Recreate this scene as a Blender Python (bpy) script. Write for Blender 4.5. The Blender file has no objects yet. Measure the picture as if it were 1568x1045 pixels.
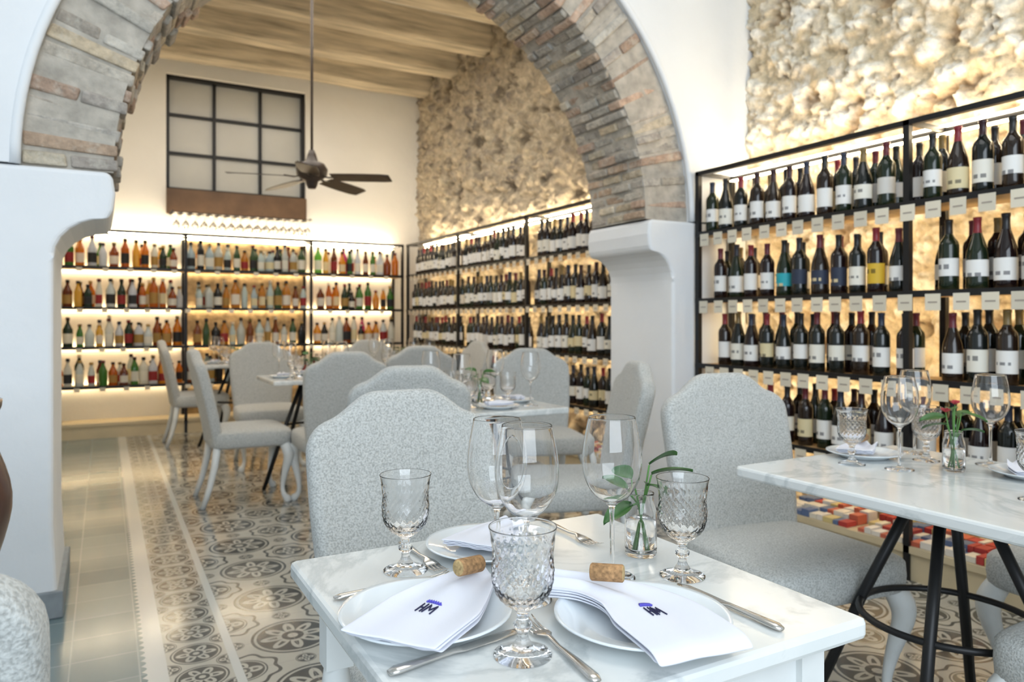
import bpy, math, random
from mathutils import Vector, Matrix, noise
random.seed(7)
R=random.random
def U(a,b): return a+(b-a)*R()
scene=bpy.context.scene
COL=scene.collection
pi=math.pi

# ---------------------------------------------------------------- materials
def newmat(name):
    m=bpy.data.materials.new(name); m.use_nodes=True
    nt=m.node_tree; b=nt.nodes['Principled BSDF']
    return m,nt,b
def pmat(name,col,rough=.5,metal=0,nscale=0,namt=0,bump=0,bscale=None,coat=0,trans=0,ior=1.45,spec=None,bdist=.01,stretch=None):
    m,nt,b=newmat(name)
    b.inputs['Base Color'].default_value=(*col,1)
    b.inputs['Roughness'].default_value=rough
    b.inputs['Metallic'].default_value=metal
    b.inputs['Coat Weight'].default_value=coat
    b.inputs['Transmission Weight'].default_value=trans
    b.inputs['IOR'].default_value=ior
    if spec is not None: b.inputs['Specular IOR Level'].default_value=spec
    N=nt.nodes;L=nt.links
    if nscale or bump:
        tc=N.new('ShaderNodeTexCoord'); co=tc.outputs['Object']
        if stretch:
            mp=N.new('ShaderNodeMapping'); mp.inputs['Scale'].default_value=stretch; L.new(co,mp.inputs['Vector']); co=mp.outputs['Vector']
    if nscale:
        n=N.new('ShaderNodeTexNoise'); n.inputs['Scale'].default_value=nscale; n.inputs['Detail'].default_value=6
        L.new(co,n.inputs['Vector'])
        r=N.new('ShaderNodeValToRGB'); r.color_ramp.elements[0].position=.3; r.color_ramp.elements[1].position=.7
        r.color_ramp.elements[0].color=(*[c*(1-namt) for c in col],1)
        r.color_ramp.elements[1].color=(*[min(1,c*(1+namt*.5)) for c in col],1)
        L.new(n.outputs['Fac'],r.inputs['Fac']); L.new(r.outputs['Color'],b.inputs['Base Color'])
    if bump:
        n2=N.new('ShaderNodeTexNoise'); n2.inputs['Scale'].default_value=bscale or nscale or 20; n2.inputs['Detail'].default_value=4
        L.new(co,n2.inputs['Vector'])
        bp=N.new('ShaderNodeBump'); bp.inputs['Strength'].default_value=bump; bp.inputs['Distance'].default_value=bdist
        L.new(n2.outputs['Fac'],bp.inputs['Height']); L.new(bp.outputs['Normal'],b.inputs['Normal'])
    return m
def attrmat(name,transl=0,noiseamt=0,nscale=12,bump=0,bscale=30,roughfix=None,bdist=.01,white=0,spec=None):
    m,nt,b=newmat(name); N=nt.nodes;L=nt.links
    if spec is not None: b.inputs['Specular IOR Level'].default_value=spec
    a=N.new('ShaderNodeAttribute'); a.attribute_name='Col'
    src=a.outputs['Color']
    tc=N.new('ShaderNodeTexCoord')
    if noiseamt:
        n=N.new('ShaderNodeTexNoise'); n.inputs['Scale'].default_value=nscale; n.inputs['Detail'].default_value=8; n.inputs['Roughness'].default_value=.7
        L.new(tc.outputs['Object'],n.inputs['Vector'])
        mr=N.new('ShaderNodeMapRange'); mr.inputs['From Min'].default_value=.3; mr.inputs['From Max'].default_value=.7
        mr.inputs['To Min'].default_value=1-noiseamt; mr.inputs['To Max'].default_value=1+noiseamt
        L.new(n.outputs['Fac'],mr.inputs['Value'])
        vm=N.new('ShaderNodeVectorMath'); vm.operation='SCALE'
        L.new(src,vm.inputs[0]); L.new(mr.outputs['Result'],vm.inputs['Scale'])
        src=vm.outputs['Vector']
    if white:
        n3=N.new('ShaderNodeTexNoise'); n3.inputs['Scale'].default_value=9; n3.inputs['Detail'].default_value=9; n3.inputs['Roughness'].default_value=.75
        L.new(tc.outputs['Object'],n3.inputs['Vector'])
        m3=N.new('ShaderNodeMapRange'); m3.inputs['From Min'].default_value=.50; m3.inputs['From Max'].default_value=.62; m3.inputs['To Max'].default_value=white
        L.new(n3.outputs['Fac'],m3.inputs['Value'])
        mx3=N.new('ShaderNodeMix'); mx3.data_type='RGBA'; L.new(m3.outputs[0],mx3.inputs['Factor']); L.new(src,mx3.inputs[6]); mx3.inputs[7].default_value=(.62,.58,.50,1)
        src=mx3.outputs[2]
    L.new(src,b.inputs['Base Color'])
    if roughfix is None: L.new(a.outputs['Alpha'],b.inputs['Roughness'])
    else: b.inputs['Roughness'].default_value=roughfix
    if bump:
        n2=N.new('ShaderNodeTexNoise'); n2.inputs['Scale'].default_value=bscale; n2.inputs['Detail'].default_value=8
        L.new(tc.outputs['Object'],n2.inputs['Vector'])
        bp=N.new('ShaderNodeBump'); bp.inputs['Strength'].default_value=bump; bp.inputs['Distance'].default_value=bdist
        L.new(n2.outputs['Fac'],bp.inputs['Height']); L.new(bp.outputs['Normal'],b.inputs['Normal'])
    if transl:
        t=N.new('ShaderNodeBsdfTranslucent'); L.new(src,t.inputs['Color'])
        mx=N.new('ShaderNodeMixShader'); mx.inputs['Fac'].default_value=transl
        out=N['Material Output']
        L.new(b.outputs['BSDF'],mx.inputs[1]); L.new(t.outputs['BSDF'],mx.inputs[2]); L.new(mx.outputs['Shader'],out.inputs['Surface'])
    return m
def emat(name,col,s):
    m=bpy.data.materials.new(name); m.use_nodes=True; nt=m.node_tree; nt.nodes.clear()
    e=nt.nodes.new('ShaderNodeEmission'); e.inputs['Color'].default_value=(*col,1); e.inputs['Strength'].default_value=s
    o=nt.nodes.new('ShaderNodeOutputMaterial'); nt.links.new(e.outputs[0],o.inputs[0]); return m

M={}
M['plaster']=pmat('white_plaster',(.80,.82,.84),.75,nscale=1.5,namt=.05,bump=.25,bscale=9,bdist=.02)
M['plaster_warm']=pmat('cream_plaster',(.85,.83,.78),.8,nscale=1.2,namt=.06,bump=.3,bscale=8,bdist=.02)
M['beam']=pmat('weathered_beam',(.60,.52,.39),.85,nscale=6,namt=.45,bump=.5,bscale=12,bdist=.02,stretch=(.3,3,3),spec=.2)
M['plank']=pmat('white_planks',(.84,.83,.79),.8,nscale=5,namt=.08,bump=.2)
M['black']=pmat('black_metal',(.015,.015,.016),.4,metal=.3)
M['wood']=pmat('shelf_wood',(.42,.27,.12),.5,nscale=12,namt=.3)
M['plinth']=pmat('plinth_wood',(.62,.52,.34),.5,nscale=6,namt=.1)
M['backbrick']=pmat('back_stone_panel',(.42,.31,.18),.9,nscale=12,namt=.5,bump=.8,bscale=15,bdist=.02)
M['darkwood']=pmat('dark_wood',(.075,.03,.02),.3,nscale=8,namt=.4,coat=.3)
M['fanwood']=pmat('fan_wood',(.05,.035,.028),.4,nscale=8,namt=.3)
M['brown']=pmat('brown_panel',(.13,.075,.04),.5,nscale=6,namt=.3)
M['pane']=pmat('frosted_pane',(.60,.60,.56),.25,nscale=2,namt=.08)
M['led']=emat('warm_led',(1,.79,.47),26)
M['ledtop']=emat('warm_led_up',(1,.83,.58),46)
M['stone_base']=pmat('grey_base_stone',(.28,.31,.33),.6,nscale=20,namt=.15)
M['mortar']=pmat('mortar',(.47,.43,.37),.95,nscale=15,namt=.3,bump=.6,bscale=40)
M['brick']=attrmat('old_brick',noiseamt=.35,nscale=22,bump=.9,bscale=45,roughfix=.92,bdist=.012,white=.45)
M['stone']=attrmat('rubble_stone',noiseamt=.34,nscale=16,bump=.7,bscale=34,roughfix=1,bdist=.012,spec=.05)
M['bottle']=attrmat('bottle_glass_and_labels')
M['liquor']=attrmat('liquor_glass',transl=.38)
M['attr']=attrmat('printed_card',roughfix=.6)
M['glass']=pmat('clear_glass',(1,1,1),0.0,trans=1,ior=1.45)
M['water']=pmat('water',(1,1,1),0.0,trans=1,ior=1.33)
M['china']=pmat('white_china',(.74,.79,.82),.12,coat=.5)
M['steel']=pmat('cutlery_steel',(.62,.60,.57),.22,metal=1)
M['whitepaint']=pmat('white_painted_wood',(.74,.76,.75),.4,nscale=20,namt=.05)
M['cork']=pmat('cork',(.42,.24,.11),.85,nscale=160,namt=.5,bump=.5,bscale=200,bdist=.002)
M['cork2']=pmat('cork_end',(.50,.36,.17),.85,nscale=160,namt=.5)
M['napkin']=pmat('napkin_linen',(.74,.76,.84),.85,bump=.25,bscale=900,bdist=.0006)
M['thread']=pmat('navy_thread',(.02,.02,.07),.8)
M['thread2']=pmat('violet_thread',(.10,.09,.5),.8)
M['leaf']=pmat('green_leaf',(.035,.13,.025),.3,nscale=30,namt=.4)
M['leaf_b']=pmat('stem_green',(.10,.25,.06),.5)
M['petal']=pmat('red_petal',(.50,.06,.07),.5)
def fabric():
    m,nt,b=newmat('boucle_fabric'); N=nt.nodes;L=nt.links
    tc=N.new('ShaderNodeTexCoord')
    n=N.new('ShaderNodeTexNoise'); n.inputs['Scale'].default_value=220; n.inputs['Detail'].default_value=3
    L.new(tc.outputs['Object'],n.inputs['Vector'])
    r=N.new('ShaderNodeValToRGB'); e=r.color_ramp.elements
    e[0].position=.33; e[0].color=(.33,.335,.32,1); e[1].position=.6; e[1].color=(.54,.55,.53,1)
    L.new(n.outputs['Fac'],r.inputs['Fac']); L.new(r.outputs['Color'],b.inputs['Base Color'])
    bp=N.new('ShaderNodeBump'); bp.inputs['Strength'].default_value=.8; bp.inputs['Distance'].default_value=.003
    L.new(n.outputs['Fac'],bp.inputs['Height']); L.new(bp.outputs['Normal'],b.inputs['Normal'])
    b.inputs['Roughness'].default_value=.95; b.inputs['Sheen Weight'].default_value=.2
    return m
M['fabric']=fabric()
def marble():
    m,nt,b=newmat('white_marble'); N=nt.nodes;L=nt.links
    tc=N.new('ShaderNodeTexCoord')
    n=N.new('ShaderNodeTexNoise'); n.inputs['Scale'].default_value=2.6; n.inputs['Detail'].default_value=8; n.inputs['Roughness'].default_value=.6; n.inputs['Distortion'].default_value=.9
    L.new(tc.outputs['Object'],n.inputs['Vector'])
    r=N.new('ShaderNodeValToRGB'); e=r.color_ramp.elements
    e[0].position=.36; e[0].color=(.70,.73,.72,1); e[1].position=.66; e[1].color=(.68,.70,.69,1)
    k=r.color_ramp.elements.new(.46); k.color=(.73,.75,.74,1)
    k=r.color_ramp.elements.new(.505); k.color=(.55,.58,.58,1)
    k=r.color_ramp.elements.new(.55); k.color=(.72,.74,.73,1)
    L.new(n.outputs['Fac'],r.inputs['Fac']); L.new(r.outputs['Color'],b.inputs['Base Color'])
    b.inputs['Roughness'].default_value=.16
    return m
M['marble']=marble()
# floor
def floormat():
    m,nt,b=newmat('encaustic_tiles'); N=nt.nodes;L=nt.links
    tc=N.new('ShaderNodeTexCoord'); sx=N.new('ShaderNodeSeparateXYZ'); L.new(tc.outputs['Object'],sx.inputs[0])
    X=sx.outputs['X'];Y=sx.outputs['Y']
    def mt(op,a,b_=None,c=None):
        n=N.new('ShaderNodeMath'); n.operation=op
        for i,v in enumerate((a,b_,c)):
            if v is None: continue
            if isinstance(v,(int,float)): n.inputs[i].default_value=v
            else: L.new(v,n.inputs[i])
        return n.outputs[0]
    def lt(a,c): return mt('LESS_THAN',a,c)
    def gt(a,c): return mt('GREATER_THAN',a,c)
    def mul(a,c): return mt('MULTIPLY',a,c)
    def mx(a,c): return mt('MAXIMUM',a,c)
    def inv(a): return mt('SUBTRACT',1,a)
    def band(v,c,w): return lt(mt('ABSOLUTE',mt('SUBTRACT',v,c)),w)
    def cell(v,off,per): return mt('SUBTRACT',mt('FRACT',mt('DIVIDE',mt('SUBTRACT',v,off),per)),.5)
    def polar(cx,cy):
        r=mt('SQRT',mt('ADD',mul(cx,cx),mul(cy,cy))); th=mt('ARCTAN2',cy,cx); return r,th
    def rosette(cx,cy,R0,n):
        r,th=polar(cx,cy)
        rr=mt('DIVIDE',r,R0)
        pet=mt('ABSOLUTE',mt('COSINE',mul(th,n/2)))
        petal=mul(lt(rr,mt('ADD',mul(pet,.52),.26)),gt(rr,.27))
        core=mul(lt(rr,mt('ADD',mul(mt('POWER',pet,6.0),.34),.28)),gt(rr,.38))
        disk=lt(rr,.86)
        dark=mul(disk,inv(petal))
        dark=mx(dark,core)
        ctr=lt(rr,.13)
        dark=mul(dark,inv(ctr))
        ring=band(rr,.96,.035)
        return mx(dark,ring)
    P=.40
    cx=cell(X,.395,P);cy=cell(Y,.1,P)
    d1=rosette(cx,cy,.36,8)
    kx=mt('SUBTRACT',mt('FRACT',mt('ADD',cx,1.0)),.5); ky=mt('SUBTRACT',mt('FRACT',mt('ADD',cy,1.0)),.5)
    d2=rosette(kx,ky,.19,4)
    d3=rosette(kx,cy,.085,4); d4=rosette(cx,ky,.085,4)
    rk,tk=polar(kx,ky)
    sc=band(mt('ADD',rk,mul(mt('COSINE',mul(tk,8)),.02)),.27,.016)
    field=mx(mx(mx(d1,d2),mx(d3,d4)),sc)
    bx=cell(X,.18,.187); by=cell(Y,.0,.187)
    bo=rosette(bx,by,.44,6)
    by2=mt('SUBTRACT',mt('FRACT',mt('ADD',by,1.0)),.5)
    bx2=mt('SUBTRACT',mt('FRACT',mt('ADD',bx,1.0)),.5)
    bo=mx(bo,rosette(bx2,by2,.22,4))
    isf=gt(X,.395); isline=mul(gt(X,.367),lt(X,.395)); isb=mul(gt(X,.18),lt(X,.367))
    sedge=mt('ADD',.105,mul(mt('ABSOLUTE',mt('SINE',mul(Y,70))),.016))
    strip=mul(gt(X,sedge),lt(X,.18))
    tn=N.new('ShaderNodeTexNoise'); tn.inputs['Scale'].default_value=3; tn.inputs['Detail'].default_value=6; L.new(tc.outputs['Object'],tn.inputs['Vector'])
    def mixc(f,a,c):
        n=N.new('ShaderNodeMix'); n.data_type='RGBA'
        L.new(f,n.inputs['Factor']) if not isinstance(f,(int,float)) else setattr(n.inputs['Factor'],'default_value',f)
        for s,v in ((n.inputs[6],a),(n.inputs[7],c)):
            if isinstance(v,tuple): s.default_value=(*v,1)
            else: L.new(v,s)
        return n.outputs[2]
    light=mixc(tn.outputs['Fac'],(.38,.375,.33),(.55,.53,.47)); dark=mixc(tn.outputs['Fac'],(.045,.05,.055),(.09,.095,.09))
    g1=mt('ABSOLUTE',cell(X,.1,.2)); g2=mt('ABSOLUTE',cell(Y,.03,.2)); grout=gt(mx(g1,g2),.488)
    wn=N.new('ShaderNodeTexWhiteNoise'); wn.noise_dimensions='2D'
    cb=N.new('ShaderNodeCombineXYZ'); L.new(mt('FLOOR',mt('DIVIDE',mt('SUBTRACT',X,.1),.2)),cb.inputs[0]); L.new(mt('FLOOR',mt('DIVIDE',mt('SUBTRACT',Y,.03),.2)),cb.inputs[1]); L.new(cb.outputs[0],wn.inputs['Vector'])
    plain=mixc(wn.outputs['Value'],(.13,.19,.21),(.20,.26,.27)); plain=mixc(grout,plain,(.30,.36,.36))
    pat=mixc(field,light,dark)
    bord=mixc(bo,light,dark)
    fg=gt(mx(mt('ABSOLUTE',cell(X,.395,.2)),mt('ABSOLUTE',cell(Y,.1,.2))),.494)
    pat=mixc(mul(fg,.6),pat,(.26,.26,.24))
    c=mixc(isf,plain,pat); c=mixc(isb,c,bord); c=mixc(isline,c,(.56,.58,.56)); c=mixc(strip,c,(.60,.61,.58))
    L.new(c,b.inputs['Base Color'])
    rr=N.new('ShaderNodeMapRange'); rr.inputs['To Min'].default_value=.10; rr.inputs['To Max'].default_value=.24; L.new(tn.outputs['Fac'],rr.inputs['Value']); L.new(rr.outputs[0],b.inputs['Roughness'])
    b.inputs['Coat Weight'].default_value=.2; b.inputs['Coat Roughness'].default_value=.10
    return m
M['floor']=floormat()

# ---------------------------------------------------------------- mesh builder
class MB:
    def __init__(s): s.v=[];s.f=[];s.m=[];s.c=[];s.sm=[]
    def add(s,vs,fs,mi=0,col=(1,1,1,.5),smooth=False):
        o=len(s.v); s.v+= [tuple(p) for p in vs]
        for i,f in enumerate(fs):
            s.f.append([o+k for k in f]); s.m.append(mi[i] if isinstance(mi,list) else mi)
            s.c.append(col[i] if isinstance(col,list) else col); s.sm.append(smooth)
    def box(s,a,b,mi=0,col=(1,1,1,.5)):
        x0,y0,z0=[min(a[i],b[i]) for i in range(3)]; x1,y1,z1=[max(a[i],b[i]) for i in range(3)]
        s.hexa([(x0,y0,z0),(x1,y0,z0),(x1,y1,z0),(x0,y1,z0),(x0,y0,z1),(x1,y0,z1),(x1,y1,z1),(x0,y1,z1)],mi,col)
    def hexa(s,p,mi=0,col=(1,1,1,.5)):
        s.add(p,[(0,3,2,1),(4,5,6,7),(0,1,5,4),(1,2,6,5),(2,3,7,6),(3,0,4,7)],mi,col)
    def lathe(s,prof,seg=16,c=(0,0,0),mi=0,col=(1,1,1,.5),smooth=True,rfn=None,a0=0):
        vs=[];idx=[]
        for (r,z) in prof:
            if r<1e-6: idx.append([len(vs)]); vs.append((c[0],c[1],c[2]+z))
            else:
                row=[]
                for k in range(seg):
                    t=a0+2*pi*k/seg; rr=r*(rfn(t,z) if rfn else 1)
                    row.append(len(vs)); vs.append((c[0]+rr*math.cos(t),c[1]+rr*math.sin(t),c[2]+z))
                idx.append(row)
        fs=[];cs=[];ms=[]
        for i in range(len(prof)-1):
            A,B=idx[i],idx[i+1]
            for k in range(seg):
                k2=(k+1)%seg
                if len(A)==1 and len(B)==1: continue
                if len(A)==1: f=(A[0],B[k2],B[k])
                elif len(B)==1: f=(A[k],A[k2],B[0])
                else: f=(A[k],A[k2],B[k2],B[k])
                fs.append(f)
                cs.append(col(i,k) if callable(col) else col); ms.append(mi(i,k) if callable(mi) else mi)
        s.add(vs,fs,ms,cs,smooth)
    def tube(s,path,rad,seg=8,up=(0,0,1),mi=0,col=(1,1,1,.5),smooth=True,closed=False):
        n=len(path); P=[Vector(p) for p in path]; vs=[]
        for i in range(n):
            if closed: T=P[(i+1)%n]-P[i-1]
            else: T=P[min(i+1,n-1)]-P[max(i-1,0)]
            T.normalize(); u=Vector(up); S=T.cross(u)
            if S.length<.05: S=T.cross(Vector((1,0,0)))
            S.normalize(); W=S.cross(T)
            r=rad[i] if isinstance(rad,(list,tuple)) else rad
            a,b=(r if isinstance(r,(list,tuple)) else (r,r))
            for k in range(seg):
                t=2*pi*k/seg; vs.append(P[i]+S*a*math.cos(t)+W*b*math.sin(t))
        fs=[]
        for i in range(n if closed else n-1):
            j=(i+1)%n
            for k in range(seg):
                k2=(k+1)%seg; fs.append((i*seg+k,i*seg+k2,j*seg+k2,j*seg+k))
        if not closed:
            fs.append(tuple(range(seg))[::-1]); fs.append(tuple((n-1)*seg+k for k in range(seg)))
        s.add(vs,fs,mi,col,smooth)
    def slab(s,x0,x1,y0,y1,z0,z1,b=.006,cr=.02,mi=0):
        loops=[(b,z0),(b*.3,z0+b*.3),(0,z0+b),(0,z1-b),(b*.3,z1-b*.3),(b,z1)]
        vs=[];n=0
        for ins,z in loops:
            r=cr
            pts=[]
            for (cx,cy,a) in ((x1-r,y1-r,0),(x0+r,y1-r,90),(x0+r,y0+r,180),(x1-r,y0+r,270)):
                for k in range(5):
                    t=math.radians(a+22.5*k); pts.append((cx+(r-ins)*math.cos(t),cy+(r-ins)*math.sin(t),z))
            n=len(pts); vs+=pts
        fs=[tuple(range(n))[::-1],tuple((len(loops)-1)*n+k for k in range(n))]
        for i in range(len(loops)-1):
            for k in range(n):
                k2=(k+1)%n; fs.append((i*n+k,i*n+k2,(i+1)*n+k2,(i+1)*n+k))
        s.add(vs,fs,mi)
    def from_obj(s,ob,mi=0,smooth=True):
        dg=bpy.context.evaluated_depsgraph_get(); e=ob.evaluated_get(dg); me=e.to_mesh()
        s.add([ob.matrix_world@v.co for v in me.vertices],[tuple(p.vertices) for p in me.polygons],mi,smooth=smooth)
        e.to_mesh_clear(); md=ob.data; bpy.data.objects.remove(ob); bpy.data.meshes.remove(md)
    def mesh(s,name,mats):
        me=bpy.data.meshes.new(name); me.from_pydata(s.v,[],s.f)
        for mm in mats: me.materials.append(M[mm] if isinstance(mm,str) else mm)
        me.polygons.foreach_set('material_index',s.m); me.polygons.foreach_set('use_smooth',s.sm)
        at=me.color_attributes.new('Col','FLOAT_COLOR','CORNER'); d=[]
        for f,c in zip(s.f,s.c): d+=list(c)*len(f)
        at.data.foreach_set('color',d)
        me.update(); return me
    def obj(s,name,mats,bevel=0,segs=2,parent=None):
        ob=bpy.data.objects.new(name,s.mesh(name,mats)); COL.objects.link(ob)
        if bevel:
            b=ob.modifiers.new('bevel','BEVEL'); b.width=bevel; b.segments=segs; b.limit_method='ANGLE'
        if parent: ob.parent=parent
        return ob
def inst(name,me,loc=(0,0,0),rot=0,scale=1):
    ob=bpy.data.objects.new(name,me); COL.objects.link(ob); ob.location=loc; ob.rotation_euler=(0,0,rot)
    ob.scale=(scale,)*3 if not isinstance(scale,tuple) else scale
    return ob
def cat(pts,n=4):
    out=[]
    P=[Vector(p) for p in pts]
    for i in range(len(P)-1):
        a=P[max(i-1,0)];b=P[i];c=P[i+1];d=P[min(i+2,len(P)-1)]
        for k in range(n):
            t=k/n
            out.append(tuple(.5*((2*b)+(c-a)*t+(2*a-5*b+4*c-d)*t*t+(3*b-a-3*c+d)*t**3)))
    out.append(tuple(P[-1])); return out

# ---------------------------------------------------------------- room dims
H=4.1
YN,YF=3.33,3.88
XR=3.50; XR2=3.38; YB=8.5
CX,CZ,RA=1.39,1.73,1.345; BAND=.33
def simple(name,a,b,mat,bevel=0):
    m=MB(); m.box(a,b); return m.obj(name,[mat],bevel)
simple('floor',(-3.2,-3,-.1),(3.9,8.9,0),'floor')
simple('ceiling',(-3.2,-3,H),(3.9,8.9,H+.1),'plank')
simple('wall_back_low',(-.9,YB,0),(3.8,YB+.2,2.5),'plaster_warm')
m=MB()
m.box((-.9,YB,2.5),(.567,YB+.2,H)); m.box((2.02,YB,2.5),(3.8,YB+.2,H)); m.box((.567,YB,3.75),(2.02,YB+.2,H))
m.obj('wall_back_high',['plaster_warm'])
simple('wall_left_rear',(-.9,YF,0),(-.75,YB,H),'plaster_warm')
simple('wall_left_front',(-3.2,-3,0),(-3.05,YN,H),'plaster')
simple('wall_right_core',(3.68,-3,0),(3.8,8.7,H),'plaster_warm')

# stone walls (displaced)
def stonewall(name,x,y0,y1,z0,z1,step,cs,palette,mort,depth,seed,thr=.10,fw=.45,dark=None,holet=.42):
    ny=int((y1-y0)/step);nz=int((z1-z0)/step); vs=[];cols=[]
    for i in range(ny+1):
        for j in range(nz+1):
            y=y0+(y1-y0)*i/ny; z=z0+(z1-z0)*j/nz
            w=noise.noise_vector(Vector((seed,y*3,z*3)))*.5
            w2=noise.noise_vector(Vector((seed+9,y*11,z*11)))*.5
            p=Vector((seed,y/cs[0],z/cs[1]))+w+w2
            d,pts=noise.voronoi(p)
            e=min(1,max(0,(d[1]-d[0]-thr*.2)/(thr*2.6)))
            e=e*e*(3-2*e)
            fr=noise.fractal(Vector((y*9,z*9,seed)),.5,2.2,7)
            big=noise.noise(Vector((y*2.6,z*2.6,seed+2)))
            h=depth*((.65-fw*.3)*e+fw*fr+.25*big)
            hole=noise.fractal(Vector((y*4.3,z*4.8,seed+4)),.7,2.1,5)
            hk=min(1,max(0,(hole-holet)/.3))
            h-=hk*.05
            vs.append((x-h,y,z))
            c0=pts[0]; hh=(math.sin(c0.y*91.7+c0.z*47.3+seed)*43758.5)%1
            pc=palette[int(hh*len(palette))%len(palette)]
            k=e*min(1,max(.05,.68+fr*1.3))
            c=[mort[q]*(1-k)+pc[q]*k for q in range(3)]
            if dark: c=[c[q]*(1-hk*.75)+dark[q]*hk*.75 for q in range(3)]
            cols.append((*c,1))
    fs=[]
    for i in range(ny):
        for j in range(nz):
            a=i*(nz+1)+j; fs.append((a,a+1,a+nz+2,a+nz+1))
    me=bpy.data.meshes.new(name); me.from_pydata(vs,[],fs); me.materials.append(M['stone'])
    at=me.color_attributes.new('Col','FLOAT_COLOR','POINT'); at.data.foreach_set('color',[q for c in cols for q in c])
    me.polygons.foreach_set('use_smooth',[True]*len(fs)); me.update()
    ob=bpy.data.objects.new(name,me); COL.objects.link(ob); return ob
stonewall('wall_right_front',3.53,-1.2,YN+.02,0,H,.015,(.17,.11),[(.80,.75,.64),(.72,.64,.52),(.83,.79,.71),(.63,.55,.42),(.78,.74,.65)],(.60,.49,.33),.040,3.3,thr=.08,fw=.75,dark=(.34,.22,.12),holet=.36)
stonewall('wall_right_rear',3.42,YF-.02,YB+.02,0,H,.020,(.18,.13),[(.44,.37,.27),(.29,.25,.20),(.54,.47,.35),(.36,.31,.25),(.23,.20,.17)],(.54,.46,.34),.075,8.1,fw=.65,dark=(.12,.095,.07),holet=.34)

# arch wall (plaster) with opening
m=MB()
RO=RA+BAND
def strip(y,flip):
    n=48; vs=[];fs=[]
    for i in range(n+1):
        t=pi*i/n; x=CX-RO*math.cos(t); z=CZ+RO*math.sin(t)
        vs+=[(x,y,z),(x,y,H)]
    for i in range(n):
        f=(2*i,2*i+2,2*i+3,2*i+1); fs.append(f if not flip else f[::-1])
    m.add(vs,fs)
    for (xa,xb) in ((-3.1,CX-RO),(CX+RO,3.68)):
        v=[(xa,y,CZ),(xb,y,CZ),(xb,y,H),(xa,y,H)]; m.add(v,[(0,1,2,3) if not flip else (3,2,1,0)])
YP=YN-.035
strip(YP,False); strip(YF+.03,True)
n=48;vs=[];fs=[]
for i in range(n+1):
    t=pi*i/n; x=CX-RO*math.cos(t); z=CZ+RO*math.sin(t); vs+=[(x,YP,z),(x,YF+.03,z)]
for i in range(n): fs.append((2*i,2*i+1,2*i+3,2*i+2))
m.add(vs,fs,smooth=True)
m.obj('wall_arch',['plaster'])
m=MB(); pth=[(CX-(RO+.010)*math.cos(pi*i/60),YP+.012,CZ+(RO+.010)*math.sin(pi*i/60)) for i in range(61)]
m.tube(pth,.020,10,up=(0,1,0)); m.obj('trim_arch_rim',['plaster'])
# bricks + mortar core (one arch object)
m=MB(); pal=[(.42,.37,.31),(.47,.42,.35),(.36,.32,.28),(.44,.31,.23),(.52,.45,.34),(.38,.35,.31),(.48,.35,.25),(.43,.40,.35),(.50,.41,.29)]
nc=72
for i in range(nc):
    t0=pi*(i+.12+U(-.06,.06))/nc; t1=pi*(i+.88+U(-.06,.06))/nc
    ys=[YN,YN+.2,YN+.38,YF] if i%2 else [YN,YN+.12,YN+.3,YN+.46,YF]
    for a,b in zip(ys[:-1],ys[1:]):
        front=(a==YN)
        ri=RA+U(-.018,.016); ya=a+(.006+U(-.014,.014) if front else .006); yb=b-.006
        cuts=[ri,RA+BAND*.98] if (not front or i%4) else [ri,RA+BAND*U(.4,.6),RA+BAND*.98]
        for q in range(len(cuts)-1):
            r0=cuts[q]+(.008 if q else 0); r1=cuts[q+1]-(.006 if q<len(cuts)-2 else 0)
            dj=U(-.004,.004)
            P=[]
            for r in (r0,r1):
                for (t,y) in ((t0,ya+dj),(t1,ya-dj),(t1,yb),(t0,yb)):
                    rr=r+U(-.007,.007); P.append((CX-rr*math.cos(t),y+U(-.006,.006),CZ+rr*math.sin(t)))
            c=random.choice(pal); k=U(.8,1.15); m.hexa(P,0,(c[0]*k,c[1]*k,c[2]*k,1))
arch=m.obj('brick_arch',['brick'],bevel=.008,segs=2)
m=MB(); vs=[];fs=[]; n=64
for i in range(n+1):
    t=pi*i/n; c,s_=math.cos(t),math.sin(t)
    for r,y in ((RA+.013,YN+.010),(RO-.002,YN+.010),(RO-.002,YF-.005),(RA+.013,YF-.005)): vs.append((CX-r*c,y,CZ+r*s_))
for i in range(n):
    for k in range(4):
        k2=(k+1)%4; fs.append((i*4+k,i*4+k2,(i+1)*4+k2,(i+1)*4+k))
m.add(vs,fs); m.obj('mortar_core',['mortar'],parent=arch)

# pillars with cove capitals
def pillar(name,xa,xb,xc,side):
    m=MB()
    face=xb if side>0 else xa; far=xa if side>0 else xb
    pr=[(face+side*.012,0),(face+side*.012,.10),(face+side*.006,.22),(face,.34),(face,1.38)]
    for k in range(7):
        t=k/6*pi/2; pr.append((face+(xc-face)*(1-math.cos(t))*.92,1.38+.16*math.sin(t)))
    pr+=[(xc,1.575),(xc+side*.008,1.64),(xc,1.70),(xc-side*.015,1.725)]
    y0,y1=YP,YF+.03
    vs=[];n=len(pr)
    for y in (y0,y1):
        for (x,z) in pr: vs.append((x,y,z))
        for (x,z) in pr: vs.append((far,y,z))
    N2=2*n; fs=[]
    for i in range(n-1):
        fs.append((i,i+1,N2+i+1,N2+i)); fs.append((i,n+i,n+i+1,i+1)); fs.append((N2+i,N2+i+1,N2+n+i+1,N2+n+i)); fs.append((n+i,N2+n+i,N2+n+i+1,n+i+1))
    fs.append((n-1,2*n-1,N2+2*n-1,N2+n-1)); fs.append((0,N2,N2+n,n))
    if side<0: fs=[f[::-1] for f in fs]
    m.add(vs,fs,0)
    return m.obj(name,['plaster'],bevel=.018,segs=3)
pillar('pillar_left',-3.1,-.17,.03,1)
pillar('pillar_right',2.915,3.52,2.74,-1)
m=MB()
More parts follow.
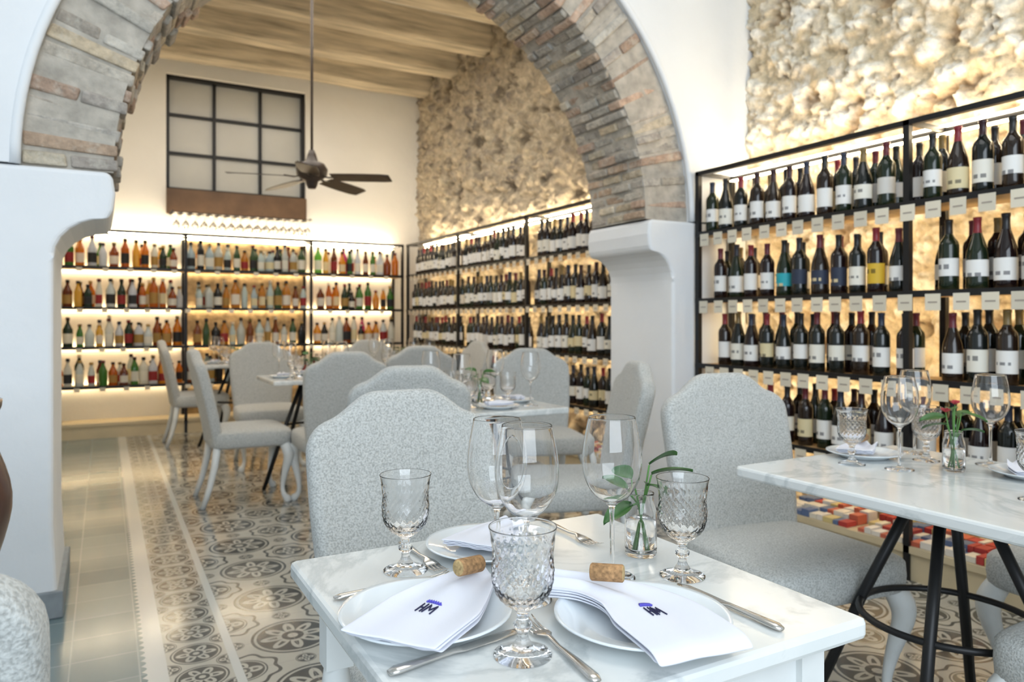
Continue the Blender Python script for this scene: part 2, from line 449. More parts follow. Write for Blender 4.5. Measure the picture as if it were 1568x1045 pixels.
m.box((-3.05,YP-.012,0),(-.138,YF+.04,.105)); m.obj('baseboard_left',['stone_base'],bevel=.006)

# ceiling beams
for y in (8.22,7.42,6.62,5.82,5.02,4.25):
    m=MB(); n=28; vs=[];fs=[]
    for i in range(n+1):
        x=-.75+(3.42+.75)*i/n; dz=noise.noise(Vector((x*1.3,y,0)))*.014; dy=noise.noise(Vector((x*1.1,y,5)))*.014; hw=.12
        zb=3.84+dz; c=.018
        prof=[(-hw,zb+c),(-hw+c,zb),(hw-c,zb),(hw,zb+c),(hw,H+.01),(-hw,H+.01)]
        vs+=[(x,y+a+dy,b) for a,b in prof]
    for i in range(n):
        for q in range(6):
            q2=(q+1)%6; fs.append((i*6+q,(i+1)*6+q,(i+1)*6+q2,i*6+q2))
    fs+=[tuple(range(6)),tuple(n*6+q for q in range(6))[::-1]]
    m.add(vs,fs,smooth=False); m.obj('ceiling_beam',['beam'])
# window on back wall
m=MB(); x0,x1,z0,z1=.567,2.02,2.52,3.75
m.box((x0,YB+.13,z0),(x1,YB+.15,z1),1)
w=.035
m.box((x0,YB+.05,z1-w),(x1,YB+.13,z1)); m.box((x0,YB+.05,z0),(x1,YB+.13,z0+w)); m.box((x0,YB+.05,z0),(x0+w,YB+.13,z1)); m.box((x1-w,YB+.05,z0),(x1,YB+.13,z1))
for k in (1,2):
    xx=x0+(x1-x0)*k/3; m.box((xx-.016,YB+.09,z0),(xx+.016,YB+.14,z1)); zz=z0+(z1-z0)*k/3; m.box((x0,YB+.095,zz-.015),(x1,YB+.138,zz+.015))
m.obj('window_1',['black','pane'])
simple('trim_window_panel',(x0,YB-.045,2.26),(x1,YB+.05,2.53),'brown',bevel=.008)

# ---------------------------------------------------------------- racks
LV=[1.655,1.262,.880,.500]
def rack(name,mapf,u0,u1,posts,depth,backboard=False):
    m=MB()
    def bx(ua,ub,va,vb,za,zb,mi): m.box(mapf(ua,va,za),mapf(ub,vb,zb),mi)
    for p in posts:
        bx(p-.014,p+.014,0,.028,0.0,2.02,0); bx(p-.014,p+.014,depth-.028,depth,0,2.02,0)
        bx(p-.010,p+.010,0,depth,2.0,2.02,0)
    bx(u0,u1,0,.03,1.995,2.02,0); bx(u0,u1,depth-.02,depth,1.995,2.02,0)
    for z in LV:
        bx(u0,u1,.004,depth-.03,z-.018,z,1); bx(u0,u1,-.002,.006,z-.022,z+.006,0)
        bx(u0+.01,u1-.01,depth-.028,depth-.012,z-.012,z-.004,2)
    bx(u0,u1,.0,depth,.12,.15,3); bx(u0,u1,.012,depth,0,.12,3)
    bx(u0+.01,u1-.01,depth-.028,depth-.012,1.985,1.995,2)
    bx(u0+.01,u1-.01,depth-.03,depth-.005,2.02,2.03,4)
    if backboard:
        bx(u0,.72,depth+.005,depth+.02,.15,2.0,5); bx(1.98,u1,depth+.005,depth+.02,.15,2.0,5)
        bx(.72,1.98,depth+.005,depth+.02,.15,2.0,6)
    return m.obj(name,['black','wood','led','plinth','ledtop','plaster_warm','backbrick'])
mr=lambda u,v,z:(3.07+v,u,z)
mb=lambda u,v,z:(u,8.07+v,z)
rack('wine_rack',mr,.64,3.275,[.654,1.965,3.262],.30)
rack('wine_rack',mr,3.94,8.05,[3.955,5.29,6.65,8.03],.25)
rack('liquor_shelf',mb,-.54,3.05,[-.525,.72,1.98,3.035],.34,True)

BORD=[(0,0),(.034,0),(.0375,.004),(.0375,.045),(.0375,.062),(.0375,.078),(.0375,.09),(.0375,.11),(.0375,.135),(.0375,.188),(.034,.204),(.0215,.222),(.0148,.236),(.0143,.255),(.0143,.282),(.0158,.284),(.0158,.296),(0,.297)]
BURG=[(0,0),(.037,0),(.041,.004),(.041,.035),(.041,.055),(.041,.07),(.041,.085),(.041,.10),(.041,.122),(.0405,.135),(.036,.165),(.026,.2),(.0165,.232),(.0143,.255),(.0143,.282),(.0158,.284),(.0158,.296),(0,.297)]
caps=[(.012,.012,.014),(.03,.006,.01),(.25,.02,.03),(.02,.02,.03),(.14,.02,.03),(.22,.15,.05),(.012,.012,.012),(.02,.03,.06),(.015,.015,.015)]
labs=[(.80,.79,.76)]*9+[(.78,.75,.66)]*3+[(.62,.60,.56),(.70,.60,.36)]
glc=[(.008,.010,.008),(.012,.006,.006),(.010,.018,.008),(.018,.010,.006)]
def winebottle(m,pos,face,seg,labcol=None,s=1):
    prof=BORD if R()<.72 else BURG
    g=random.choice(glc); cp=random.choice(caps); lb=labcol or random.choice(labs)
    ink=(lb[0]*.3,lb[1]*.3,lb[2]*.32) if sum(lb)>1 else (.6,.5,.3)
    style=random.randint(0,4); low=random.choice([3,3,4])
    def col(i,k):
        t=2*pi*(k+.5)/seg; d=math.cos(t-face)
        if i>=12: return (*cp,.35)
        if low<=i<=7 and d>-.15:
            if d>.72 and ((style==0 and i==4) or (style==1 and i==6) or (style==2 and i==4) or (style==3 and i==5)): 
                if (k+style+i)%3!=0: return (*ink,.6)
            return (*lb,.6)
        return (*g,.06)
    s*=U(.97,1.04)
    m.lathe([(r*s,z*s) for r,z in prof],seg,pos,0,col,True,a0=0)
def fillwine(name,u0,u1,posts,mapf,levels,seg,step,face,v=.09,rows=2,special=None,vj=.01):
    m=MB()
    for li,z in enumerate(levels):
        for rw in range(rows):
            u=u0+.06
            while u<u1-.05:
                if all(abs(u-p)>.05 for p in posts) and not (rw==1 and R()<.12):
                    lc=None
                    if special and li==1 and rw==0 and 1.97<u<2.75 and R()<.6: lc=random.choice([(.02,.36,.42),(.66,.42,.03),(.03,.08,.25),(.02,.03,.06)])
                    winebottle(m,mapf(u+U(-.006,.006),v+rw*.1+U(-vj,vj),z+.001),face,seg if rw==0 else 10,lc)
                u+=step*U(.92,1.1)
    return m.obj(name,['bottle'])
fillwine('wine_bottles',.64,3.27,[1.965],mr,LV,24,.108,pi,special=True,v=.075)
fillwine('wine_bottles',3.96,8.0,[5.29,6.65],mr,LV,12,.094,pi,rows=1,v=.08)

# liquor bottles
amb=[(.62,.20,.01),(.50,.12,.008),(.72,.32,.03),(.28,.06,.008),(.16,.035,.006),(.72,.72,.64),(.62,.68,.68),(.06,.20,.03),(.02,.015,.012),(.60,.64,.70),(.02,.04,.02),(.70,.42,.05)]
def liquor(m,pos,bay):
    h=U(.21,.31); r=U(.030,.045); sq=R()<.3
    nk=.014; sh=h*U(.6,.72)
    c=random.choice([(.50,.60,.60),(.40,.50,.55),(.22,.06,.015),(.05,.10,.04),(.55,.58,.55),(.50,.20,.02),(.02,.02,.02)]) if bay==1 else random.choice(amb)
    if bay==2 and R()<.10: c=random.choice([(.6,.06,.25),(.18,.5,.06),(.06,.28,.5),(.28,.06,.36)])
    cp=random.choice(caps+[(.5,.35,.12),(.75,.7,.6)]); lb=random.choice([(.80,.78,.70),(.80,.78,.70),(.80,.78,.70),(.03,.03,.03),(.75,.68,.45),(.45,.28,.08),(.35,.03,.03),None])
    prof=[(0,0),(r*.95,0),(r,.006),(r,sh*.2),(r,sh*.70),(r,sh*.92),(r*.8,sh),(nk*1.4,sh+(h-sh)*.35),(nk,sh+(h-sh)*.5),(nk,h*.9),(nk*1.25,h*.9),(nk*1.25,h),(0,h)]
    def col(i,k):
        if i>=9: return (*cp,.4)
        if i==3 and lb: return (*lb,.6)
        return (*c,.1)
    rf=None
    if sq: rf=lambda t,z:(1/max(abs(math.cos(t)),abs(math.sin(t)))*.88 if z<sh*.95 else 1)
    m.lathe(prof,12,pos,0,col,True,rfn=rf,a0=pi/12 if sq else 0)
m=MB()
for z in LV:
    for rw,v in ((0,.08),(1,.19)):
        u=-.48
        while u<3.0:
            bay=0 if u<.72 else (1 if u<1.98 else 2)
            if all(abs(u-p)>.045 for p in (.72,1.98)) and not (rw==1 and R()<.5): liquor(m,mb(u,v,z+.001),bay)
            u+=U(.078,.10)
m.obj('liquor_bottles',['liquor'])
# tags
def tags(name,u0,u1,mapf,levels,step,w,h):
    m=MB()
    for z in levels:
        u=u0+.08
        while u<u1-.05:
            k=U(.85,1.05); a=mapf(u-w/2,-.006,z-.026-h); b=mapf(u+w/2,-.004,z-.010)
            m.box(a,b,0,(.72*k,.66*k,.53*k,.6))
            a=mapf(u-w*.3,-.0068,z-.03-h*.35); b=mapf(u+w*.3,-.0058,z-.026-h*.3); m.box(a,b,0,(.35,.3,.25,.6))
            u+=step*U(.9,1.1)
    return m.obj(name,['attr'])
tags('price_tags',.64,3.27,mr,LV,.112,.066,.055)
tags('price_tags',3.96,8.0,mr,LV,.12,.055,.032)
tags('price_tags',-.5,3.0,mb,LV,.2,.05,.02)
def goods(name,mapf,u0,u1):
    m=MB(); u=u0
    while u<u1:
        w=U(.025,.06)
        if R()<.92:
            v0=.015
            for q in range(3):
                c=random.choice([(.42,.04,.035),(.38,.03,.03),(.70,.66,.60),(.50,.12,.07),(.68,.64,.55),(.70,.66,.60),(.10,.15,.28),(.58,.48,.22),(.66,.66,.66),(.28,.03,.035)])
                m.box(mapf(u,v0,.1515),mapf(u+w*.93,v0+.07,.1515+U(.015,.035)+.012*q),0,(*c,.35)); v0+=.08
        u+=w
    m.obj(name,['attr'])
goods('packaged_sweets',mr,.7,3.24); goods('packaged_sweets',mr,4.0,7.9)
# hanging glasses
gl=[(.0,0),(.03,0),(.03,.002),(.004,.008),(.003,.07),(.006,.078),(.03,.10),(.036,.125),(.031,.165),(.030,.165),(.034,.125),(.028,.102),(0,.082)]
m=MB()
for k in range(16):
    for yy in (8.16,8.30):
        x=.64+k*.088
        m.lathe([(r,-z) for r,z in gl],12,(x,yy,2.235),0)
for yy in (8.12,8.2,8.26,8.34): m.box((.58,yy-.004,2.236),(2.0,yy+.004,2.244),1)
for x in (.6,1.98): m.box((x-.006,8.1,2.244),(x+.006,YB-.046,2.254),1)
m.obj('hanging_glass_rack',['glass','black'])

# ---------------------------------------------------------------- ceiling fan
Fw=Vector((.486,.874,0)); Rt=Vector((.874,-.486,0))
fc=Vector((1.46,5.94,2.33))
m=MB()
m.tube([(0,0,.1),(0,0,H-2.33)],.011,8,mi=0); m.lathe([(0,H-2.33),(.06,H-2.33),(.05,H-2.40),(.02,H-2.44),(0,H-2.44)],16)
m.lathe([(0,-.13),(.03,-.13),(.045,-.10),(.05,-.07),(.09,-.05),(.12,-.02),(.125,.03),(.10,.07),(.05,.09),(.035,.14),(.02,.18),(0,.18)],24)
for k in range(5):
    a=2*pi*k/5-.12; d=Rt*math.cos(a)+Fw*math.sin(a); s=Vector((-d.y,d.x,0))
    def P(r,w,z): return d*r+s*w+Vector((0,0,z))
    m.tube([P(.08,0,-.03),P(.14,0,-.045),P(.22,0,-.04)],[(.02,.006)]*3,6)
    vs=[];n=8
    for i in range(n+1):
        r=.17+.48*i/n; hw=.06+.022*math.sin(pi*min(1,i/n*.7+.1)); 
        if i==n: hw*=.75
        for (q,zz) in ((-1,0),(1,0),(1,.006),(-1,.006)): vs.append(P(r,q*hw,-.045+zz-q*.014-.02*i/n))
    fs=[(0,1,2,3),(n*4+3,n*4+2,n*4+1,n*4)]
    for i in range(n):
        for q in range(4):
            q2=(q+1)%4; fs.append((i*4+q,(i+1)*4+q,(i+1)*4+q2,i*4+q2))
    m.add(vs,fs,0)
o=m.obj('ceiling_fan',['fanwood']); o.location=fc

# ---------------------------------------------------------------- dining chair
def chairmesh():
    m=MB()
    NU,NV=20,12; vs=[];fs=[]
    def top(u):
        a=abs(u); t=min(1,max(0,(a-.30)/.50)); t=t*t*(3-2*t)
        z=.957-.068*t
        if a>.80: z-=.050*((a-.80)/.20)**2
        return z
    for i in range(NU+1):
        u=-1+2*i/NU
        for j in range(NV+1):
            v=j/NV; z=.37+v*(top(u)-.37); w=.215+.035*math.sin(min(1,v*1.15)*pi/2)
            x=w*u; y=-.215-.09*v-.02*v*v+.028*u*u
            vs.append((x,y,z))
    for i in range(NU):
        for j in range(NV):
            a=i*(NV+1)+j; fs.append((a,a+NV+1,a+NV+2,a+1))
    me=bpy.data.meshes.new('t'); me.from_pydata(vs,[],fs); ob=bpy.data.objects.new('t',me); COL.objects.link(ob)
    md=ob.modifiers.new('s','SOLIDIFY'); md.thickness=.065; md.offset=0
    md=ob.modifiers.new('b','BEVEL'); md.width=.02; md.segments=2; md.limit_method='ANGLE'; md.angle_limit=math.radians(50)
    md=ob.modifiers.new('u','SUBSURF'); md.levels=1; md.render_levels=1
    m.from_obj(ob,0)
    def se(c,a,b,h,e1,e2,taper):
        vs=[];fs=[];A,B=14,36
        def pw(x,e): return math.copysign(abs(x)**e,x)
        for i in range(A+1):
            ph=-pi/2+pi*i/A
            for k in range(B):
                t=2*pi*k/B; x=a*pw(math.cos(ph),e1)*pw(math.cos(t),e2); y=b*pw(math.cos(ph),e1)*pw(math.sin(t),e2); z=h*pw(math.sin(ph),e1)
                if z>0: z+=.012*(1-(x/a)**2)*(1-(y/b)**2)
                x*=1+taper*y/b
                vs.append((c[0]+x,c[1]+y,c[2]+z))
        for i in range(A):
            for k in range(B):
                k2=(k+1)%B; fs.append((i*B+k,i*B+k2,(i+1)*B+k2,(i+1)*B+k))
        m.add(vs,fs,0,smooth=True)
    se((0,.0,.405),.25,.245,.06,.35,.28,.06)
    for s in (-1,1):
        x=s*.215; y=.19
        pth=cat([(x,y,.37),(x+s*.02,y+.02,.32),(x+s*.022,y+.022,.27),(x+s*.004,y+.004,.18),(x-s*.008,y-.008,.09),(x,y,.04),(x+s*.016,y+.016,.018),(x+s*.018,y+.018,0)],3)
        rr=cat([(.032,0,0),(.036,0,0),(.031,0,0),(.021,0,0),(.014,0,0),(.017,0,0),(.025,0,0),(.021,0,0)],3)
        m.tube(pth,[r[0] for r in rr],10,up=(0,1,0),mi=1)
        x=s*.19
        m.tube([(x,-.20,.37),(x,-.215,.25),(x+s*.004,-.245,.12),(x+s*.008,-.285,0)],[.024,.022,.019,.017],8,up=(0,1,0),mi=1)
    return m.mesh('dining_chair',['fabric','whitepaint'])
chair=chairmesh()
def putchair(bx,by,face):
    a=math.radians(face-90)
    off=Vector((-math.sin(a),math.cos(a),0))*.30
    inst('dining_chair',chair,(bx+off.x,by+off.y,0),a)
putchair(.675,1.80,-90)      # A
putchair(1.08,2.78,75)       # 2
putchair(2.06,2.58,157)      # pillar chair
putchair(2.42,4.10,-110)     # far right
putchair(.50,4.95,0)         # 3
putchair(.47,7.40,0)         # 4
putchair(1.13,6.30,-90)      # behind table3
putchair(1.24,4.20,85)       # 5
putchair(1.98,4.90,80)
putchair(1.85,1.84,-97)      # B
putchair(2.80,.97,180)       # C
putchair(1.93,.36,90)        # D
putchair(-.300,.88,90)       # E
putchair(2.85,5.75,180)
putchair(2.15,6.6,-90)

# ---------------------------------------------------------------- tables
TZ=.74
m=MB()
x0,x1,y0,y1=.268,.897,.625,1.243
m.slab(x0,x1,y0,y1,TZ-.028,TZ,.007,.012,0)
m.box((x0+.05,y0+.05,TZ-.10),(x1-.05,y1-.05,TZ-.028),1)
for x in (x0+.062,x1-.062):
    for y in (y0+.062,y1-.062):
        m.box((x-.022,y-.022,TZ-.16),(x+.022,y+.022,TZ-.03),1)
        m.lathe([(0,0),(.014,0),(.018,.03),(.016,.05),(.022,.3),(.024,.5),(.018,.53),(.024,.55),(.02,.58),(.022,.6)],12,(x,y,0),1)
m.obj('marble_dining_table',['marble','whitepaint'])
def bistro(cx,cy,sx,sy,rot=0,b=.007):
    m=MB(); m.slab(-sx/2,sx/2,-sy/2,sy/2,TZ-.03,TZ,b,.015,0)
    m.slab(-.13,.13,-.13,.13,TZ-.045,TZ-.0301,.003,.02,1)
    for k in range(4):
        a=math.radians(20+90*k); c,s=math.cos(a),math.sin(a)
        m.tube([(.07*c,.07*s,TZ-.045),(.205*c,.205*s,.39),(.36*c,.36*s,.0)],.014,8,mi=1)
    ring=[(.203*math.cos(t*2*pi/40),.203*math.sin(t*2*pi/40),.39) for t in range(40)]
    m.tube(ring,.009,8,mi=1,closed=True)
    o=m.obj('bistro_table',['marble','black']); o.location=(cx,cy,0); o.rotation_euler=(0,0,rot); return o
bistro(1.86,1.08,.70,.76)
bistro(1.56,3.12,.62,.62)
bistro(1.27,5.22,.62,.62)
bistro(1.08,7.25,.62,.62)
bistro(2.15,5.75,.62,.62)

# ---------------------------------------------------------------- tableware meshes
def glassmesh():
    o=cat([(.036,.0012,0),(.034,.0025,0),(.018,.0045,0),(.006,.010,0),(.0038,.03,0),(.0036,.07,0),(.004,.105,0),(.010,.116,0),(.028,.129,0),(.0415,.152,0),(.0462,.178,0),(.0445,.206,0),(.039,.236,0),(.0362,.249,0)],3)
    i=cat([(.0354,.249,0),(.0382,.236,0),(.0437,.206,0),(.0454,.178,0),(.0407,.1525,0),(.0272,.1305,0),(.010,.119,0)],3)
    prof=[(0,0),(.036,0)]+[(p[0],p[1]) for p in o]+[(.0361,.2495),(.0358,.2498),(.0355,.2495)]+[(p[0],p[1]) for p in i]+[(0,.1180)]
    m=MB(); m.lathe(prof,44); return m.mesh('wine_glass',['glass'])
def gobletmesh():
    o=cat([(.035,.002,0),(.030,.004,0),(.016,.009,0),(.008,.018,0),(.0065,.028,0),(.011,.036,0),(.0065,.044,0),(.010,.054,0),(.024,.064,0),(.034,.078,0),(.0375,.098,0),(.0365,.120,0),(.0385,.142,0),(.0410,.153,0)],6)
    i=cat([(.0400,.153,0),(.0372,.142,0),(.0347,.120,0),(.0350,.098,0),(.0312,.080,0),(.020,.069,0)],3)
    prof=[(0,0),(.035,0)]+[(p[0],p[1]) for p in o]+[(.0410,.1537),(.0405,.1541),(.0401,.1537)]+[(p[0],p[1]) for p in i]+[(0,.066)]
    no=2+len(o)+2
    m=MB()
    def rf(t,z):
        if .056<z<.134: 
            f=min(1,(z-.056)/.01,(.134-z)/.006)
            a=(t*10+z*230)%pi; b=(t*10-z*230)%pi
            d=min(a,pi-a,b,pi-b)/(pi/2)
            return 1-.060*(1-min(1,d*1.6))*f+.012
        if .134<=z<.142: return 1+.015*abs(math.cos(20*t))
        if z<.012: return 1-.05*abs(math.cos(10*t))*(z/.012)
        if z<.05: return 1+.08*abs(math.cos(4*t))
        return 1
    m.lathe(prof[:no],100,rfn=rf,smooth=True)
    m.lathe(prof[no-1:],100,smooth=True)
    return m.mesh('crystal_goblet',['glass'])
def jarmesh():
    o=cat([(.025,0,0),(.027,.004,0),(.027,.04,0),(.0268,.07,0),(.024,.084,0),(.0215,.094,0),(.0225,.105,0)],3)
    i=cat([(.0210,.105,0),(.0200,.094,0),(.0226,.083,0),(.0255,.069,0),(.0257,.04,0),(.0252,.006,0)],3)
    m=MB(); m.lathe([(0,0)]+[(p[0],p[1]) for p in o]+[(.0222,.1056),(.0215,.1056)]+[(p[0],p[1]) for p in i]+[(0,.005)],32)
    m.lathe([(0,.0055),(.0249,.0062),(.0254,.04),(.0254,.058),(0,.058)],32,mi=3)
    return m
def platemesh():
    prof=[(0,.003),(.065,.003),(.068,0),(.073,0),(.078,.005),(.112,.0165),(.1145,.018),(.114,.020),(.108,.0185),(.078,.0095),(.070,.007),(0,.007)]
    m=MB(); m.lathe(prof,56); return m.mesh('dinner_plate',['china'])
WG=glassmesh(); GB=gobletmesh(); PL=platemesh()
def wg(x,y,z=TZ): inst('wine_glass',WG,(x,y,z+.0005),U(0,6))
def gb(x,y,z=TZ): inst('crystal_goblet',GB,(x,y,z+.0005),U(0,.5))
def plate(x,y,s=1): inst('dinner_plate',PL,(x,y,TZ+.0005),0,s)
def vase(x,y,seed,leaves=None,flower=False):
    rs=random.Random(seed)
    m=jarmesh()
    def leaf(base,d,L,w,droop,mi=1):
        d=Vector(d).normalized(); side=d.cross(Vector((0,0,1))); 
        if side.length<.1: side=Vector((1,0,0))
        side.normalize(); tw=rs.uniform(-.6,.6); upv=side.cross(d); side=(side*math.cos(tw)+upv*math.sin(tw)).normalized()
        vs=[];fs=[];n=10
        for i in range(n+1):
            t=i/n; ww=w*max(0,math.sin(pi*min(1,t*.97+.02)))**.7*(1-.15*t)
            c=Vector(base)+d*L*t+Vector((0,0,-droop*t*t))
            for q in (-1,-.5,0,.5,1): vs.append(c+side*ww*q+Vector((0,0,.005*abs(q))))
        for i in range(n):
            for q in range(4): fs.append((i*5+q,i*5+q+1,(i+1)*5+q+1,(i+1)*5+q))
        m.add(vs,fs,mi,smooth=True)
    if leaves is None:
        leaves=[]
        for k in range(7):
            a=k*2.4+rs.uniform(-.3,.3); leaves.append((a,rs.uniform(.105,.165),rs.uniform(.0,.6),rs.uniform(.055,.075)))
    for (a,zt,rise,L) in leaves:
        c,s=math.cos(a),math.sin(a)
        pth=cat([(-.010*c,-.010*s,.012),(.004*c,.004*s,.08),(.018*c,.018*s,zt)],4)
        m.tube(pth,.0016,6,mi=2)
        leaf(pth[-1],(c,s,rise),L,L*.30,.02)
    if flower:
        for (fx,fy,fz) in ((.005,.0,.175),(-.02,.01,.155)):
            m.tube([(0,0,.012),(fx*.5,fy*.5,.10),(fx,fy,fz)],.0014,6,mi=2)
            for ring,(tilt,L,nn) in enumerate(((1.1,.010,4),(.5,.013,5))):
                for k in range(nn):
                    a=2*pi*k/nn+ring*.5; leaf((fx,fy,fz),(math.cos(a),math.sin(a),tilt),L,.006,.0,mi=4)
    o=m.obj('bud_vase_with_leaves',['glass','leaf','leaf_b','water','petal']); o.location=(x,y,TZ+.0005)
def knifemesh():
    m=MB()
    pth=[(0,0,.004),(.01,0,.005),(.05,0,.005),(.085,0,.005),(.093,0,.0045),(.10,0,.004),(.14,0,.004),(.175,0,.004),(.188,.003,.004)]
    m.tube(pth,[(.005,.003),(.0085,.004),(.0065,.0035),(.0055,.003),(.007,.003),(.0085,.0016),(.0098,.0012),(.0085,.001),(.002,.0008)],10)
    return m.mesh('table_knife',['steel'])
def forkmesh():
    m=MB()
    pth=[(0,0,.004),(.01,0,.005),(.05,0,.006),(.09,0,.005),(.115,0,.008),(.128,0,.006),(.142,0,.004)]
    m.tube(pth,[(.005,.002),(.008,.003),(.0055,.0025),(.0032,.0025),(.0035,.002),(.0105,.0012),(.012,.0011)],10)
    for k in range(4):
        y=(k-1.5)*.0066
        m.tube([(.138,y,.004),(.155,y,.0028),(.172,y,.0045),(.184,y*.95,.0085)],[(.0022,.0011),(.0018,.001),(.0016,.001),(.0007,.0006)],6)
    return m.mesh('table_fork',['steel'])
KN=knifemesh(); FK=forkmesh()
def cut(name,me,a,b):
    ob=inst(name,me,(a[0],a[1],TZ+.0005),math.atan2(b[1]-a[1],b[0]-a[0])); return ob

# napkins
def napkin(pts,w0,w1,zf,logo=True,seed=0,name='folded_napkin',pleat=.006,lc=.74,lsc=.85,flip=1):
    cp=cat([(*p,0) for p in pts],8); n=len(cp)-1
    def surf(s,t,lift=0):
        q=min(n-1e-6,max(0,s*n)); i=int(q); f=q-i
        a=Vector(cp[i]);b=Vector(cp[i+1]); c=a.lerp(b,f); T=(Vector(cp[min(n,i+1)])-Vector(cp[max(0,i-1)])).normalized()
        S=Vector((-T.y,T.x,0)); k=s*s*(3-2*s); w=w0+(w1-w0)*min(1,k*1.35)
        A=pleat*(1-s)**1.3+.0006
        z=zf(s)+A*math.cos(t*pi*1.8+seed)+.0025*math.sin(s*6+t*1.5+seed)*(1-abs(s-.5))
        p=c+S*t*w/2; p.z=z+lift; return p
    e=bpy.data.objects.new(name,None); COL.objects.link(e)
    for layer in range(4):
        NS,NT=26,20; vs=[];fs=[]
        sh=[0,.05,-.04,.07][layer]
        for i in range(NS+1):
            s=i/NS
            for j in range(NT+1):
                t=-1+2*j/NT
                ss=min(1,s*(1-.025*layer)+.004*layer); p=surf(ss,t*(1-.02*layer)+sh*s,-.0032*layer+.0007*math.sin(j*1.3+layer)*(1 if layer else 0)); vs.append(p)
        for i in range(NS):
            for j in range(NT):
                a=i*(NT+1)+j; fs.append((a,a+NT+1,a+NT+2,a+1))
        mm=MB(); mm.add(vs,fs,0,smooth=True); ob=mm.obj('cloth_layer',['napkin'],parent=e)
        md=ob.modifiers.new('s','SOLIDIFY'); md.thickness=.0022; md.offset=-1
        md=ob.modifiers.new('u','SUBSURF'); md.levels=1; md.render_levels=1
    if logo:
        mm=MB()
        def st(pl,mi=0,r=.0010):
            mm.tube([surf(lc+a*.085*lsc,flip*b*.36*lsc,.0010) for a,b in pl],r,5,mi=mi)
        def letter(strokes,off):
            for sg in strokes:
                pl=[]
                for (u,v),(u2,v2) in zip(sg[:-1],sg[1:]):
                    for k in range(5): pl.append((u+(u2-u)*k/5,v+(v2-v)*k/5))
                pl.append(sg[-1]); st([(.5-v*1.0,(off+u)) for u,v in pl])
        letter([[(0,0),(0,1)],[(.3,0),(.3,1)],[(0,.5),(.3,.5)]],-.6)
        letter([[(0,0),(.06,1),(.28,.3),(.50,1),(.56,0)]],-.13)
        for k in range(6):
            b0=-.6+k*.17
            st([(-.75,b0),(-1.0,b0+.05),(-.8,b0+.14)],1,.0017)
        mm.obj('embroidery',['thread','thread2'],parent=e)
    return e
def cork(x,y,z,ang,tilt=0,s=1):
    m=MB(); m.lathe([(0,0),(.0105,0),(.0118,.0015),(.0118,.0435),(.0105,.045),(0,.045)],20,(0,0,-.0225),mi=lambda i,k:1 if i in(0,4) else 0)
    o=m.obj('wine_cork',['cork','cork2']); o.location=(x,y,z); o.rotation_euler=(0,pi/2+tilt,ang); o.scale=(s,)*3

# main table setting
plate(.372,.902); plate(.612,.752); plate(.580,1.125,.95)
gb(.420,1.104); gb(.436,.757); gb(.789,.870)
wg(.522,.985); wg(.528,.905); wg(.687,.916)
camright=math.atan2(-.486,.874)
vase(.80,.985,5,leaves=[(camright,.135,.35,.075),(camright+pi-.2,.10,.9,.065),(camright+pi+.5,.085,-.1,.06),(camright+.5,.15,.5,.07),(camright-1.2,.12,.3,.06),(camright+2.2,.12,.6,.06)])
cut('table_knife',KN,(.278,.783),(.46,.812))
cut('table_fork',FK,(.472,.655),(.487,.845))
cut('table_knife',KN,(.757,.650),(.752,.885))
cut('table_fork',FK,(.462,1.238),(.464,1.05))
cut('table_fork',FK,(.285,1.032),(.42,1.038))
cut('table_fork',FK,(.755,1.228),(.755,1.05))
napkin([(.485,.955),(.44,.925),(.37,.875),(.285,.815)],.06,.135,lambda s:TZ+.035-.006*s,seed=.4,lc=.70)
napkin([(.545,.875),(.585,.835),(.610,.77),(.605,.69),(.592,.61)],.055,.125,lambda s:TZ+.036-.005*s-(.010*max(0,(s-.9)/.1)**2),seed=1.1,lc=.66)
napkin([(.65,1.17),(.59,1.14),(.53,1.10)],.07,.11,lambda s:TZ+.034-.006*s,logo=False,seed=2)
cork(.448,.928,TZ+.055,math.radians(20),.10)
cork(.598,.808,TZ+.056,math.radians(-48),-.05)
# right table
plate(1.94,1.37,.9); plate(2.06,.975,.9)
gb(1.81,1.315); gb(2.04,1.245,); wg(1.855,1.205); wg(2.12,1.33); wg(2.13,1.12); gb(1.80,.85)
vase(1.965,1.125,11,flower=True)
napkin([(2.0,1.40),(1.94,1.385),(1.88,1.36)],.06,.10,lambda s:TZ+.032-.004*s,logo=False,seed=.9)
napkin([(2.10,1.03),(2.05,.99),(2.0,.94)],.06,.10,lambda s:TZ+.032-.004*s,logo=False,seed=.3)
cork(1.965,1.392,TZ+.051,.3)
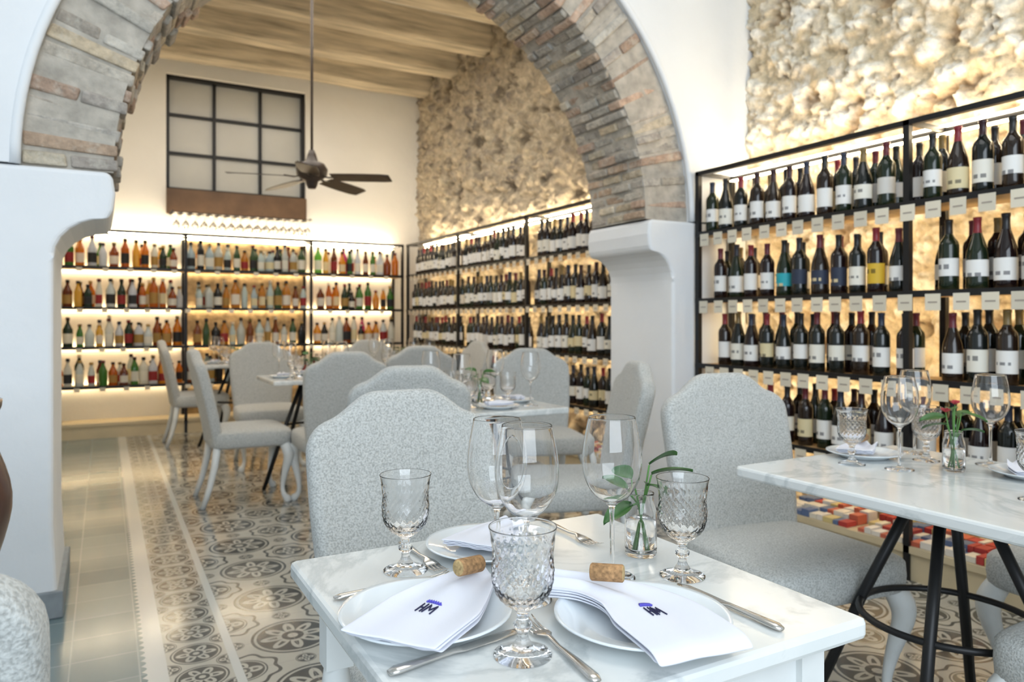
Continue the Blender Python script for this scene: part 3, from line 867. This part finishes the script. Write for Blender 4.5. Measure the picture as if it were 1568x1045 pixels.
# far tables
def farset(cx,cy,seed):
    for k in range(4):
        a=k*pi/2; c,s=math.cos(a),math.sin(a)
        plate(cx+.19*c,cy+.19*s,.85)
        px,py=cx+.19*c,cy+.19*s
        napkin([(px+.06*s,py-.06*c),(px,py),(px-.06*s,py+.06*c)],.05,.09,lambda s_:TZ+.031,logo=False,seed=k,pleat=.004)
        b=a+pi/4; wg(cx+.25*math.cos(b),cy+.25*math.sin(b)); gb(cx+.14*math.cos(b),cy+.14*math.sin(b))
    vase(cx,cy,seed)
farset(1.56,3.12,21); farset(1.27,5.22,22); farset(1.08,7.25,23); farset(2.15,5.75,24)

# dark wood pedestal at left
pp=[(0,0)]+[(p[0],p[1]) for p in cat([(.20,0,0),(.21,.04,0),(.15,.10,0),(.12,.25,0),(.15,.42,0),(.21,.62,0),(.225,.72,0),(.20,.82,0),(.165,.88,0),(.17,.90,0),(.20,.925,0),(.205,.95,0)],3)]+[(0,.952)]
m=MB(); m.lathe(pp,40)
o=m.obj('turned_wood_pedestal',['darkwood']); o.location=(-.418,2.12,0)

# ---------------------------------------------------------------- lights
def area(name,loc,target,sx,sy,e,col):
    l=bpy.data.lights.new(name,'AREA'); l.shape='RECTANGLE'; l.size=sx; l.size_y=sy; l.energy=e; l.color=col
    o=bpy.data.objects.new(name,l); COL.objects.link(o); o.location=loc
    o.rotation_euler=(Vector(target)-Vector(loc)).to_track_quat('-Z','Y').to_euler(); return o
area('daylight_rear',(-.6,-2.4,2.4),(1.2,2.2,1.0),3.5,2.6,140,(.81,.91,1))
area('fill_light_rear_room',(1.3,6.0,3.75),(1.3,6.0,0),2.2,2.8,58,(1,.93,.83))  # added warm fill for general light in the rear room, not a real fitting
area('fill_light_front',(1.4,1.2,3.95),(1.4,1.2,0),2.2,2.2,30,(.96,.98,1))  # added overhead fill above the front tables, no actual ceiling lamp there
w=bpy.data.worlds.new('world'); scene.world=w; w.use_nodes=True
bg=w.node_tree.nodes['Background']; bg.inputs[0].default_value=(.77,.88,1,1); bg.inputs[1].default_value=.9

# ---------------------------------------------------------------- camera
cd=bpy.data.cameras.new('camera'); cam=bpy.data.objects.new('camera',cd); COL.objects.link(cam)
cam.location=(0,0,1.14); cam.rotation_euler=(pi/2,0,-math.radians(29.1))
cd.sensor_width=36; cd.lens=25.74; cd.shift_y=-.0204; cd.clip_start=.02
cd.dof.use_dof=True; cd.dof.focus_distance=1.15; cd.dof.aperture_fstop=5.6
scene.camera=cam
scene.view_settings.view_transform='Standard'; scene.view_settings.look='None'
scene.view_settings.exposure=.10
